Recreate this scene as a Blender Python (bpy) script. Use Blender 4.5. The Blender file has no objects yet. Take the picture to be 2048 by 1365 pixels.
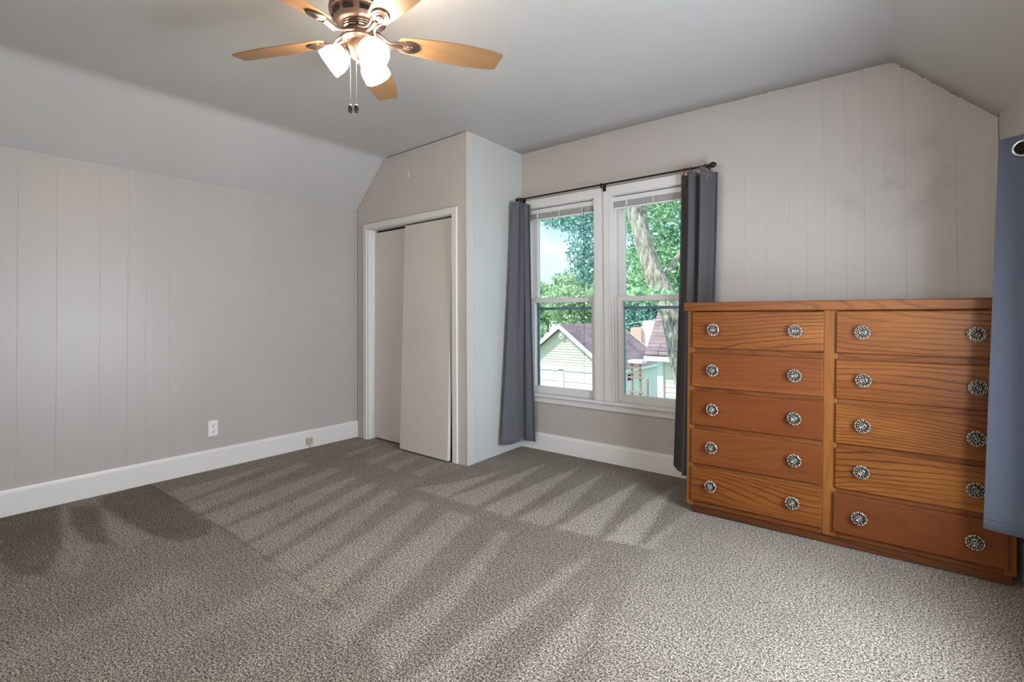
import bpy, bmesh, math, random
import numpy as np
from mathutils import Vector, Matrix
R_ = math.radians
C = bpy.context.scene.collection
sc = bpy.context.scene

# ------------------------------------------------------------ camera
F_PX, CY_PX = 1031.016, 612.236
PITCH, ROLL, YAW = 0.0139, -0.0049, 0.6595
EYE = Vector((0.0, 0.0, 1.104))
fw = Vector((-math.sin(YAW)*math.cos(PITCH), math.cos(YAW)*math.cos(PITCH), math.sin(PITCH)))
rt = fw.cross(Vector((0, 0, 1))).normalized(); up = rt.cross(fw)
rt, up = rt*math.cos(ROLL)+up*math.sin(ROLL), -rt*math.sin(ROLL)+up*math.cos(ROLL)
cd = bpy.data.cameras.new('camera'); cam = bpy.data.objects.new('camera', cd); C.objects.link(cam)
M = Matrix((rt, up, -fw)).transposed().to_4x4(); M.translation = EYE
cam.matrix_world = M
cd.sensor_width = 36.0; cd.lens = F_PX*36.0/2048
cd.shift_x = 0.0; cd.shift_y = -(1365/2-CY_PX)/2048
cd.clip_start = 0.02; cd.clip_end = 500
sc.camera = cam

# ------------------------------------------------------------ world, sun, window light, exposure
vs = sc.view_settings
vs.view_transform = 'Standard'; vs.look = 'None'; vs.gamma = 1.0; vs.use_curve_mapping = False
vs.exposure = 0.48
try:
    sc.cycles.use_denoising = True
    sc.cycles.max_bounces = 8; sc.cycles.transparent_max_bounces = 12
    sc.cycles.sample_clamp_indirect = 6.0
except Exception: pass
w = bpy.data.worlds.new('sky'); sc.world = w; w.use_nodes = True
nt = w.node_tree; nt.nodes.clear()
tc = nt.nodes.new('ShaderNodeTexCoord'); mp = nt.nodes.new('ShaderNodeMapping'); mp.inputs['Scale'].default_value = (1.6, 1.6, 4.0)
nz = nt.nodes.new('ShaderNodeTexNoise'); nz.inputs['Scale'].default_value = 2.2; nz.inputs['Detail'].default_value = 5; nz.inputs['Roughness'].default_value = .55
cr = nt.nodes.new('ShaderNodeValToRGB')
cr.color_ramp.elements[0].position = .40; cr.color_ramp.elements[0].color = (.55, .74, .98, 1)
cr.color_ramp.elements[1].position = .62; cr.color_ramp.elements[1].color = (.88, .93, 1.0, 1)
bg = nt.nodes.new('ShaderNodeBackground'); bg.inputs['Strength'].default_value = 1.1
wo = nt.nodes.new('ShaderNodeOutputWorld')
nt.links.new(tc.outputs['Generated'], mp.inputs[0]); nt.links.new(mp.outputs[0], nz.inputs[0]); nt.links.new(nz.outputs[0], cr.inputs[0])
nt.links.new(cr.outputs[0], bg.inputs[0]); nt.links.new(bg.outputs[0], wo.inputs[0])

def light(name, kind, loc, direction, energy, color, size=None, size_y=None, **kw):
    ld = bpy.data.lights.new(name, kind); ld.energy = energy; ld.color = color
    if kind == 'AREA':
        ld.shape = 'RECTANGLE'; ld.size = size; ld.size_y = size_y
    for k, v in kw.items(): setattr(ld, k, v)
    o = bpy.data.objects.new(name, ld); C.objects.link(o); o.location = loc
    o.rotation_euler = Vector(direction).to_track_quat('-Z', 'Y').to_euler()
    return o
light('sun', 'SUN', (-6, -4, 12), (0.42, 0.46, -0.79), 5.4, (1, .95, .86), angle=R_(1.5))
# daylight entering by the window in the right wall (just outside its opening)
light('daylight_right_window', 'AREA', (0.565, 1.90, 0.98), (-1, 0.0, -0.05), 88, (.76, .87, 1.0), 1.15, 0.98)
# added fill light behind the camera, at an invented opening
light('added_fill_back', 'AREA', (-.75, -1.12, 1.35), (0, 1, 0.05), 25, (1.0, .94, .88), 1.9, 1.3)

# ------------------------------------------------------------ helpers
rnd = random.Random(5)
WL = {}
class Fr:
    """a vertical wall plane: u along it, d into the room, z up"""
    def __init__(s, P0, P1, side=None):
        s.o = Vector((P0[0], P0[1], 0)); e = Vector((P1[0]-P0[0], P1[1]-P0[1], 0)); s.L = e.length; s.e = e.normalized()
        n = Vector((s.e.y, -s.e.x, 0)); ref = Vector(side) if side else Vector((-1.2, 1.2, 0))
        s.n = n if (ref-s.o).dot(n) > 0 else -n
    def P(s, u, d, z): return s.o+s.e*u+s.n*d+Vector((0, 0, z))
WORLD = Fr((0, 0), (1, 0), (0, 1, 0))       # u = X, d = Y, z = Z

class MB:
    def __init__(s): s.v = []; s.f = []
    def add(s, verts, faces):
        k = len(s.v); s.v += [Vector(p) for p in verts]; s.f += [tuple(i+k for i in f) for f in faces]
    def box(s, fr, u0, u1, d0, d1, z0, z1):
        p = [fr.P(u, d, z) for z in (z0, z1) for d in (d0, d1) for u in (u0, u1)]
        s.add(p, [(0, 1, 3, 2), (4, 6, 7, 5), (0, 4, 5, 1), (2, 3, 7, 6), (0, 2, 6, 4), (1, 5, 7, 3)])
    def prism(s, pts, vec):
        n = len(pts); pts = [Vector(p) for p in pts]; vec = Vector(vec)
        s.add(pts+[p+vec for p in pts], [tuple(range(n))[::-1], tuple(range(n, 2*n))]+[(i, (i+1) % n, n+(i+1) % n, n+i) for i in range(n)])
    def lathe(s, prof, M=Matrix(), n=32, cap=True):
        vs_ = []; 
        for r, z in prof:
            for k in range(n):
                a = 2*math.pi*k/n; vs_.append(M @ Vector((r*math.cos(a), r*math.sin(a), z)))
        fs = [(j*n+k, j*n+(k+1) % n, (j+1)*n+(k+1) % n, (j+1)*n+k) for j in range(len(prof)-1) for k in range(n)]
        if cap: fs += [tuple(range(n))[::-1], tuple(range((len(prof)-1)*n, len(prof)*n))]
        s.add(vs_, fs)
    def tube(s, pts, r, n=8, cap=True):
        pts = [Vector(p) for p in pts]; rr = r if isinstance(r, (list, tuple)) else [r]*len(pts)
        vs_ = []; prev = None
        for i, p in enumerate(pts):
            t = (pts[min(i+1, len(pts)-1)]-pts[max(i-1, 0)]).normalized()
            if prev is None:
                a = Vector((0, 0, 1)) if abs(t.z) < .9 else Vector((1, 0, 0)); x = t.cross(a).normalized()
            else: x = (prev-t*prev.dot(t)).normalized()
            prev = x; y = t.cross(x)
            for k in range(n):
                an = 2*math.pi*k/n; vs_.append(p+x*rr[i]*math.cos(an)+y*rr[i]*math.sin(an))
        fs = [(j*n+k, j*n+(k+1) % n, (j+1)*n+(k+1) % n, (j+1)*n+k) for j in range(len(pts)-1) for k in range(n)]
        if cap: fs += [tuple(range(n))[::-1], tuple(range((len(pts)-1)*n, len(pts)*n))]
        s.add(vs_, fs)
    def ball(s, c, r, n=10, M=None):
        c = Vector(c); r = Vector(r) if not isinstance(r, (int, float)) else Vector((r, r, r))
        prof = [(math.sin(math.pi*k/n), -math.cos(math.pi*k/n)) for k in range(n+1)]
        prof[0] = (.001, -1); prof[-1] = (.001, 1)
        MM = Matrix.Translation(c) @ (M if M else Matrix()) @ Matrix.Diagonal((r.x, r.y, r.z, 1))
        s.lathe(prof, MM, n+4)
    def torus(s, c, R, r, M=Matrix(), n=24, m=8):
        vs_ = []
        for i in range(n):
            a = 2*math.pi*i/n
            for j in range(m):
                b = 2*math.pi*j/m; vs_.append(Vector(c)+M.to_3x3() @ Vector(((R+r*math.cos(b))*math.cos(a), (R+r*math.cos(b))*math.sin(a), r*math.sin(b))))
        s.add(vs_, [(i*m+j, ((i+1) % n)*m+j, ((i+1) % n)*m+(j+1) % m, i*m+(j+1) % m) for i in range(n) for j in range(m)])
    def grid(s, rows):
        n = len(rows[0]); k = [p for r in rows for p in r]
        s.add(k, [(i*n+j, i*n+j+1, (i+1)*n+j+1, (i+1)*n+j) for i in range(len(rows)-1) for j in range(n-1)])
    def build(s, name, mat, parent=None, loc=None, smooth=False, bevel=0, solid=0, kind=None, flip=False):
        base = WL.get(parent.name, Vector()) if parent else Vector()
        wl = Vector(loc) if loc is not None else (base.copy() if parent else Vector())
        me = bpy.data.meshes.new(name); me.from_pydata([tuple(p-wl) for p in s.v], [], s.f)
        bm = bmesh.new(); bm.from_mesh(me); bmesh.ops.recalc_face_normals(bm, faces=bm.faces)
        if flip: bmesh.ops.reverse_faces(bm, faces=bm.faces)
        bm.to_mesh(me); bm.free()
        if mat: me.materials.append(mat)
        o = bpy.data.objects.new(name, me); C.objects.link(o)
        if parent: o.parent = parent
        o.location = wl-base; WL[o.name] = wl
        if smooth:
            for p in me.polygons: p.use_smooth = True
            try: me.set_sharp_from_angle(angle=R_(40))
            except Exception: pass
        if solid:
            m = o.modifiers.new('solid', 'SOLIDIFY'); m.thickness = abs(solid); m.offset = -1 if solid > 0 else 0
        if bevel:
            m = o.modifiers.new('bevel', 'BEVEL'); m.width = bevel; m.segments = 2; m.limit_method = 'ANGLE'; m.angle_limit = R_(40)
        if kind: o['kind'] = kind
        return o
def tag(o, label, cat, group=None):
    o['label'] = label; o['category'] = cat
    if group: o['group'] = group
    return o
def empty(name, loc, label=None, cat=None, group=None, kind=None):
    o = bpy.data.objects.new(name, None); C.objects.link(o); o.location = loc; o.empty_display_size = .1
    WL[o.name] = Vector(loc)
    if label: tag(o, label, cat, group)
    if kind: o['kind'] = kind
    return o
def struct(o, label=None):
    o['kind'] = 'structure'
    if label: o['label'] = label
    return o
def spline(pts, n=8):
    pts = [Vector(p) for p in pts]; out = []
    for i in range(len(pts)-1):
        p0 = pts[max(i-1, 0)]; p1 = pts[i]; p2 = pts[i+1]; p3 = pts[min(i+2, len(pts)-1)]
        for k in range(n):
            t = k/n; out.append(.5*((2*p1)+(p2-p0)*t+(2*p0-5*p1+4*p2-p3)*t*t+(3*p1-p0-3*p2+p3)*t**3))
    out.append(pts[-1]); return out

# ------------------------------------------------------------ materials
def mat(name, col, rough=.5, metal=0, spec=.5, **kw):
    m = bpy.data.materials.new(name); m.use_nodes = True; b = m.node_tree.nodes['Principled BSDF']
    b.inputs['Base Color'].default_value = (*col, 1); b.inputs['Roughness'].default_value = rough; b.inputs['Metallic'].default_value = metal
    b.inputs['Specular IOR Level'].default_value = spec
    for k, v in kw.items(): b.inputs[k].default_value = v
    return m
def N(m, t, **inp):
    n = m.node_tree.nodes.new(t)
    for k, v in inp.items():
        if k in n.inputs: n.inputs[k].default_value = v
        else: setattr(n, k, v)
    return n
def L(m, a, b): m.node_tree.links.new(a, b)
def coords(m, scale=(1, 1, 1), kind='Object', loc=(0, 0, 0), rot=(0, 0, 0)):
    t = N(m, 'ShaderNodeTexCoord'); p = N(m, 'ShaderNodeMapping'); p.inputs['Scale'].default_value = scale; p.inputs['Location'].default_value = loc; p.inputs['Rotation'].default_value = rot
    L(m, t.outputs[kind], p.inputs[0]); return p.outputs[0]
def noise(m, vec, scale, detail=3, rough=.5, dist=0, dim='3D', w=None):
    n = N(m, 'ShaderNodeTexNoise'); n.noise_dimensions = dim
    n.inputs['Scale'].default_value = scale; n.inputs['Detail'].default_value = detail; n.inputs['Roughness'].default_value = rough; n.inputs['Distortion'].default_value = dist
    L(m, vec, n.inputs['Vector'])
    if w is not None: L(m, w, n.inputs['W'])
    return n.outputs['Fac']
def ramp(m, fac, stops):
    r = N(m, 'ShaderNodeValToRGB'); e = r.color_ramp.elements
    while len(e) < len(stops): e.new(.5)
    for i, (p, c) in enumerate(stops): e[i].position = p; e[i].color = (*c, 1) if len(c) == 3 else c
    L(m, fac, r.inputs[0]); return r.outputs[0]
def mth(m, op, a, b=None, c=None):
    n = N(m, 'ShaderNodeMath'); n.operation = op
    for i, x in enumerate((a, b, c)):
        if x is None: continue
        if isinstance(x, (int, float)): n.inputs[i].default_value = x
        else: L(m, x, n.inputs[i])
    return n.outputs[0]
def mixc(m, fac, a, b, mode='MIX'):
    n = N(m, 'ShaderNodeMix'); n.data_type = 'RGBA'; n.blend_type = mode
    for s, x in ((0, fac), (6, a), (7, b)):
        if isinstance(x, (int, float)): n.inputs[s].default_value = x
        elif isinstance(x, tuple): n.inputs[s].default_value = (*x, 1)
        else: L(m, x, n.inputs[s])
    return n.outputs[2]
def bump(m, h, strength=.2, dist=.002):
    b = N(m, 'ShaderNodeBump'); b.inputs['Strength'].default_value = strength; b.inputs['Distance'].default_value = dist
    L(m, h, b.inputs['Height']); L(m, b.outputs[0], m.node_tree.nodes['Principled BSDF'].inputs['Normal'])
def base(m, c): L(m, c, m.node_tree.nodes['Principled BSDF'].inputs['Base Color'])

def paint(name, col, rough=.45, var=.04, bs=.12, grain=None, spec=.4):
    m = mat(name, col, rough, spec=spec)
    v = coords(m, (1, 1, 1)); n1 = noise(m, v, 1.6, 3)
    lo = tuple(c*(1-var) for c in col); hi = tuple(c*(1+var) for c in col)
    base(m, ramp(m, n1, [(.3, lo), (.7, hi)]))
    if grain: v2 = coords(m, grain); h = noise(m, v2, 1.0, 4)
    else: h = noise(m, v, 90, 3)
    bump(m, h, bs, .0015); return m
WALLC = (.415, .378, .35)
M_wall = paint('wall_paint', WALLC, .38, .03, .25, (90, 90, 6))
M_front = paint('closet_wall_lightened', (.50, .455, .42), .45, .03, .1)  # same paint as the walls, lightened to make up for weak light
M_side = paint('closet_side_daylit', (.49, .485, .465), .4, .03, .2, (90, 90, 5))  # lighter, cooler wall tone: daylight from the right painted in
M_ceil = paint('ceiling_paint', (.475, .46, .44), .5, .03, .15)
M_white = paint('white_trim_paint', (.66, .635, .60), .35, .02, .08)
M_sash = paint('white_window_paint', (.62, .60, .575), .35, .02, .08)
M_door = paint('closet_door_paint', (.58, .535, .485), .5, .03, .06)
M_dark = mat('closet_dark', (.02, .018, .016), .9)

# wall with stains: smudges of their own shape on the panel wall
def stained(name):
    m = paint(name, WALLC, .38, .03, .25, (90, 90, 6))
    b = m.node_tree.nodes['Principled BSDF']; old = b.inputs['Base Color'].links[0].from_socket
    v = coords(m, (1, 1, 1)); n1 = noise(m, v, 5.5, 5, .6)
    sp = N(m, 'ShaderNodeSeparateXYZ'); L(m, v, sp.inputs[0])
    dx = mth(m, 'ADD', sp.outputs[0], -2.62); dz = mth(m, 'ADD', sp.outputs[2], -1.80)
    g = mth(m, 'ADD', mth(m, 'MULTIPLY', mth(m, 'MULTIPLY', dx, dx), 7.), mth(m, 'MULTIPLY', mth(m, 'MULTIPLY', dz, dz), 14.))
    g = mth(m, 'MAXIMUM', mth(m, 'SUBTRACT', 1., g), 0.)
    s = mth(m, 'MULTIPLY', ramp(m, n1, [(.47, (0, 0, 0)), (.66, (1, 1, 1))]), g)
    base(m, mixc(m, mth(m, 'MULTIPLY', s, .35), old, (.16, .15, .15)))
    return m
M_wallw = stained('window_wall_paint')

def carpet():
    m = mat('carpet', (.3, .28, .25), 1.0, spec=.1)
    b = m.node_tree.nodes['Principled BSDF']
    b.inputs['Sheen Weight'].default_value = .06; b.inputs['Sheen Roughness'].default_value = .5
    v = coords(m)
    a = noise(m, v, 300, 2, .65); a2 = noise(m, v, 125, 2, .65); big = noise(m, v, 2.2, 4, .6); mid = noise(m, v, 14, 3, .6)
    at = N(m, 'ShaderNodeAttribute'); at.attribute_name = 'nap'
    f = mth(m, 'ADD', mth(m, 'MULTIPLY', a, .6), mth(m, 'MULTIPLY', a2, .4))
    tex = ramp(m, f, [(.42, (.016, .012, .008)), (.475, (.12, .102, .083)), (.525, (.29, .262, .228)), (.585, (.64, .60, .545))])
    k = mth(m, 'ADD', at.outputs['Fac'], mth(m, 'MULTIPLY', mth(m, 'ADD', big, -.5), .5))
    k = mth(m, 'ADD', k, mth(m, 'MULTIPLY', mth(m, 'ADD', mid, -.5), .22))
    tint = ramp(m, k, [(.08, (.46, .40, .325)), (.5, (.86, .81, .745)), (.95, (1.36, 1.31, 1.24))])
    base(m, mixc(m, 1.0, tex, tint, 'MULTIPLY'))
    bump(m, f, .9, .006); return m
M_carpet = carpet()

def oak(name, axis, c_dark, c_mid, c_light, contrast=1.0, rough=.32, freq=26, grainy=1.0):
    """axis: direction of the grain in object space (0 = x, 2 = z)"""
    m = mat(name, c_mid, rough, spec=.45)
    b = m.node_tree.nodes['Principled BSDF']; b.inputs['Coat Weight'].default_value = .04; b.inputs['Coat Roughness'].default_value = .25; b.inputs['Specular IOR Level'].default_value = .18
    oi = N(m, 'ShaderNodeObjectInfo'); W = mth(m, 'MULTIPLY', oi.outputs['Random'], 40.)
    s = [1., 1., 1.]; s[axis] = .28
    v = coords(m, tuple(s)); other = 2 if axis == 0 else 0
    sp = N(m, 'ShaderNodeSeparateXYZ'); L(m, v, sp.inputs[0])
    warp = noise(m, coords(m, (1.3, 1.3, 1.3) if False else tuple(x*.9 for x in s)), 4.2, 1, .4, 0, '4D', W)
    t = mth(m, 'ADD', mth(m, 'MULTIPLY', sp.outputs[other], freq*2.), mth(m, 'MULTIPLY', warp, 13.))
    fine_w = noise(m, v, 26, 2, .6, 0, '4D', W)
    t = mth(m, 'ADD', t, mth(m, 'MULTIPLY', fine_w, .5))
    ring = mth(m, 'ABSOLUTE', mth(m, 'SINE', mth(m, 'MULTIPLY', t, 3.1)))
    s2 = [260., 260., 260.]; s2[axis] = 7.
    pores = noise(m, coords(m, tuple(s2)), 1.0, 2, .6)
    broad = noise(m, v, 3.5, 2, .5, 0, '4D', W); vary = noise(m, v, 9, 2, .5, 0, '4D', W)
    line = mth(m, 'MULTIPLY', ramp(m, ring, [(0.0, (1, 1, 1)), (.20, (.75, .75, .75)), (.50, (0, 0, 0))]), mth(m, 'ADD', mth(m, 'MULTIPLY', ramp(m, vary, [(.35, (0, 0, 0)), (.6, (1, 1, 1))]), .6), .35))
    c = ramp(m, broad, [(.30, tuple(x*.86 for x in c_mid)), (.48, c_mid), (.68, c_light)])
    c = mixc(m, mth(m, 'MULTIPLY', line, contrast), c, c_dark)
    c = mixc(m, mth(m, 'MULTIPLY', ramp(m, pores, [(.42, (1, 1, 1)), (.54, (0, 0, 0))]), .28*grainy), c, c_dark)
    base(m, c); bump(m, pores, .12, .001); return m
OD, OM, OL = (0.0444, 0.0111, 0.0030), (0.1739, 0.0548, 0.0100), (0.2516, 0.0925, 0.0178)
M_oak = oak('oak_drawer', 0, OD, OM, OL, .95, .36, 26)
M_red = oak('reddish_drawer', 0, (0.0666, 0.0178, 0.0059), (0.1369, 0.0385, 0.0107), (0.1665, 0.0518, 0.0141), .30, .28, 10, .5)
M_frame = oak('oak_frame_upright', 2, (0.0888, 0.0266, 0.0067), (0.1813, 0.0629, 0.0133), (0.2516, 0.0999, 0.0207), .30, .34, 20, .5)
M_top = oak('oak_top', 0, (0.0592, 0.0163, 0.0052), (0.1480, 0.0459, 0.0118), (0.1998, 0.0725, 0.0192), .65, .32, 14)
M_plinth = oak('oak_plinth_shaded', 0, (.03, .010, .004), (.085, .027, .009), (.12, .042, .014), .5, .4, 16)  # oak darkened: shade at the dresser foot put into the colour
M_blade = oak('fan_blade_oak', 0, (.14, .07, .030), (.25, .14, .064), (.32, .19, .092), .22, .35, 14, .6)

def antique():
    m = mat('antique_metal', (.3, .28, .24), .27, 1.0)
    at = N(m, 'ShaderNodeAttribute'); at.attribute_name = 'worn'; n1 = noise(m, coords(m), 400, 2)
    base(m, ramp(m, mth(m, 'ADD', at.outputs['Fac'], mth(m, 'MULTIPLY', mth(m, 'ADD', n1, -.5), .5)), [(.15, (.05, .045, .04)), (.5, (.26, .245, .215)), (1.0, (.82, .76, .64))])); return m
M_knob = antique()
M_chain = mat('chain_metal', (.12, .11, .10), .35, .8)
M_bronze = mat('fan_bronze', (.105, .070, .055), .36, .75)
M_brass = mat('fan_light_bronze', (.22, .145, .10), .34, .8)
M_rod = mat('rod_bronze', (.035, .025, .022), .35, .7)
M_ring = mat('rod_ring_copper', (.20, .06, .03), .3, .8)
M_chrome = mat('eyelet_nickel', (.72, .68, .62), .18, 1.0)
M_blackhole = mat('black_holes_and_cord', (.012, .011, .011), .8, spec=.1)  # near-black: paints the shade in holes and slots; also cord and pane
M_plate = mat('outlet_white', (.72, .70, .67), .3)
M_beige = mat('beige_plastic', (.42, .36, .26), .45)
M_cable = mat('grey_cable', (.35, .37, .40), .5)
M_tape = mat('white_tape', (.72, .70, .68), .6)

def fabric(name, col, lit=.0):
    m = mat(name, col, .85, spec=.15); b = m.node_tree.nodes['Principled BSDF']
    b.inputs['Sheen Weight'].default_value = .3
    v = coords(m, (1, 1, 1)); w1 = noise(m, coords(m, (260, 260, 1200)), 1, 2); w2 = noise(m, coords(m, (1100, 1100, 240)), 1, 2)
    f = mth(m, 'MULTIPLY', mth(m, 'ADD', w1, w2), .5)
    base(m, ramp(m, f, [(.3, tuple(c*.72 for c in col)), (.7, tuple(c*1.25 for c in col))]))
    bump(m, f, .3, .001)
    # thin cloth lets part of the daylight through
    nt_ = m.node_tree; tr = N(m, 'ShaderNodeBsdfTranslucent'); tr.inputs[0].default_value = (*[min(1, c*1.5) for c in col], 1)
    mx = N(m, 'ShaderNodeMixShader'); mx.inputs[0].default_value = .12+lit
    out = nt_.nodes['Material Output']; L(m, b.outputs[0], mx.inputs[1]); L(m, tr.outputs[0], mx.inputs[2]); L(m, mx.outputs[0], out.inputs[0])
    return m
M_cloth = fabric('curtain_grey', (.112, .112, .128))
M_cloth2 = fabric('curtain_grey_daylit', (.118, .134, .176), .06)  # grey cloth tinted blue, window daylight put into its colour
M_cloth3 = fabric('curtain_grey_brown', (.098, .092, .095))

def glass():
    m = bpy.data.materials.new('window_glass'); m.use_nodes = True; t = m.node_tree; t.nodes.clear()
    o = N(m, 'ShaderNodeOutputMaterial'); tr = N(m, 'ShaderNodeBsdfTransparent'); tr.inputs[0].default_value = (.93, .98, .97, 1)
    gl = N(m, 'ShaderNodeBsdfGlossy'); gl.inputs['Roughness'].default_value = .02
    fr = N(m, 'ShaderNodeFresnel'); fr.inputs[0].default_value = 1.45
    mx = N(m, 'ShaderNodeMixShader'); L(m, mth(m, 'MULTIPLY', fr.outputs[0], .7), mx.inputs[0]); L(m, tr.outputs[0], mx.inputs[1]); L(m, gl.outputs[0], mx.inputs[2]); L(m, mx.outputs[0], o.inputs[0]); return m
M_glass = glass()
def emis(name, col, s):
    m = bpy.data.materials.new(name); m.use_nodes = True; t = m.node_tree; t.nodes.clear()
    o = N(m, 'ShaderNodeOutputMaterial'); e = N(m, 'ShaderNodeEmission'); e.inputs[0].default_value = (*col, 1); e.inputs[1].default_value = s; L(m, e.outputs[0], o.inputs[0]); return m
M_shade = emis('lit_frosted_glass', (1.0, .82, .64), 62)

# ------------------------------------------------------------ the room's plan
P_LA = (-3.9546, -1.0); P_LB = (-3.960, 2.8217); P_E = (-2.5476, 2.7525); P_G = (-2.571, 3.4561)
FL = Fr((-3.9546, 0.5193), (-3.9601, 2.8217)); FF = Fr(P_LB, P_E); FS = Fr(P_E, P_G); FW = Fr(P_G, (-1.23495, 3.43097))
uR = 2.913; RC = FW.P(uR, 0, 0)               # right corner on the window wall
P_R1 = (0.545, -1.0); FR = Fr((RC.x, RC.y), P_R1)
ZK, ZC = 2.04, 2.435
XCL, XCR = -3.535, -0.060                     # ceiling creases
def ztop_w(u):                                 # top of the window wall
    x = FW.P(u, 0, 0).x
    if x <= XCR: return ZC+.015
    return ZC+.01-(ZC-ZK+.005)*(x-XCR)/(RC.x-XCR)

def wall(name, fr, u0, u1, grooves, ztop, holes=(), mat_=None, zb=0.0, thick=.10, breaks=()):
    b = MB(); g = .0013; us = {u0, u1}; dep = {}
    for x in grooves:
        for q, dd in ((x-g, 0), (x, -.0009), (x+g, 0)): us.add(round(q, 5)); dep[round(q, 5)] = dd
    for h in holes: us.add(h[0]); us.add(h[1])
    for q in breaks: us.add(q)
    us = sorted(u for u in us if u0-1e-6 <= u <= u1+1e-6)
    for a, c in zip(us[:-1], us[1:]):
        mid = (a+c)/2; zs = [zb]
        for h in sorted(holes, key=lambda h: h[2]):
            if h[0] < mid < h[1]: zs += [h[2], h[3]]
        zs.append(None)
        for k in range(0, len(zs), 2):
            z0, z1 = zs[k], zs[k+1]
            za, zc = (z1, z1) if z1 is not None else (ztop(a), ztop(c))
            da, dc = dep.get(a, 0), dep.get(c, 0)
            b.add([fr.P(a, da, z0), fr.P(c, dc, z0), fr.P(c, dc, zc), fr.P(a, da, za)], [(0, 1, 2, 3)])
    # outer skin
    o = MB(); o.v = b.v; o.f = b.f
    me_o = o.build(name, mat_, loc=fr.P(u0, 0, 0))
    # orient normals to the room, then thicken outwards
    me = me_o.data; bm = bmesh.new(); bm.from_mesh(me)
    bmesh.ops.remove_doubles(bm, verts=bm.verts, dist=1e-5)
    for f in bm.faces:
        f.normal_update()
        if f.normal.dot(fr.n) < 0: f.normal_flip()
    bm.to_mesh(me); bm.free()
    m = me_o.modifiers.new('thick', 'SOLIDIFY'); m.thickness = thick; m.offset = -1
    me_o['kind'] = 'structure'
    return me_o

# openings of the two front windows and of the closet
OW = [(.045, .695, .433, 1.962), (.835, 1.475, .433, 1.962)]
gw = [.172, .345, .50, .66, .861, 1.06, 1.27, 1.42, 1.623, 1.756, 1.878, 2.006, 2.095, 2.185, 2.288, 2.373, 2.552, 2.756]
wl_ = wall('wall_back', FW, -.06, uR+.02, gw, ztop_w, OW, M_wallw, breaks=(2.52,))
wl_['label'] = 'pale grey panelled wall holding the two sash windows'
gl_ = [.063-1.2*k for k in ()]+[-1.2, -1.0, -.82, -.6, -.4, -.2, .063, .232, .435, .579, .677, .812, 1.02, 1.18, 1.43, 1.66, 1.85, 2.1]
struct(wall('wall_left', FL, -1.55, FL.L+.05, gl_, lambda u: ZK, (), M_wall), 'long pale grey panelled knee wall at left')
FF_LEN = FF.L
def ztop_f(u):
    x = FF.P(u, 0, 0).x
    return ZK if x < -3.96 else (ZK+(ZC-ZK)*min(1, (x+3.96)/(XCL+3.96)) if x < XCL else ZC)-.0
OC = (.165, 1.268, -.02, 1.847)
struct(wall('wall_closet_front', FF, 0.0, FF_LEN, (), lambda u: ztop_f(u)-.008, (OC,), M_front, zb=-.02, thick=.07, breaks=(.40, .425, .45)), 'closet front wall around the sliding doors')
struct(wall('wall_closet_side', FS, 0.014, FS.L+.05, (), lambda u: ZC+.0, (), M_side, thick=.07), 'short closet side wall, pale with painted daylight, beside the window curtain')
gr_ = [.2, .5, .7, 2.6, 3.0, 3.4]
OR_ = [(.93, 2.15, .46, 1.50)]
struct(wall('wall_right', FR, -.05, FR.L, gr_, lambda u: ZK-.003, OR_, M_wall), 'right knee wall behind the long curtain')
FB = Fr((-4.1, -1.0), (0.7, -1.0))
struct(wall('wall_front', FB, 0, 4.8, (), lambda u: 2.5, [(2.35, 4.35, .7, 2.0)], M_wall), 'wall behind the viewer')  # unseen wall; its opening is added to let the fill light in

# ceiling: left slope, flat part, right slope, creases softened
def ceil_profile(Y):
    xl = -3.959+(Y-2.8)*.0008; xr = RC.x+(RC.y-Y)*(P_R1[0]-RC.x)/(RC.y+1.0)
    pts = [(xl-.10, ZK-.09), (xl, ZK), (XCL-.05, ZC-.046), (XCL-.018, ZC-.019), (XCL+.012, ZC-.006), (XCL+.05, ZC), (-2.6, ZC+.0), (-1.4, ZC+.006), (XCR-.03, ZC), (XCR, ZC-.006), (XCR+.03, ZC-.03), (xr, ZK), (xr+.10, ZK-.10)]
    return [Vector((x, Y, z)) for x, z in pts]
b = MB(); b.grid([ceil_profile(y) for y in (-1.1, 0, 1, 2, 2.75, 3.25, 3.56)])
o = b.build('ceiling', M_ceil, smooth=True)
for p in o.data.polygons:
    if p.normal.z > 0: p.flip()
m = o.modifiers.new('thick', 'SOLIDIFY'); m.thickness = .12; m.offset = -1
struct(o, 'pale grey ceiling with sloping sides')

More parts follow.
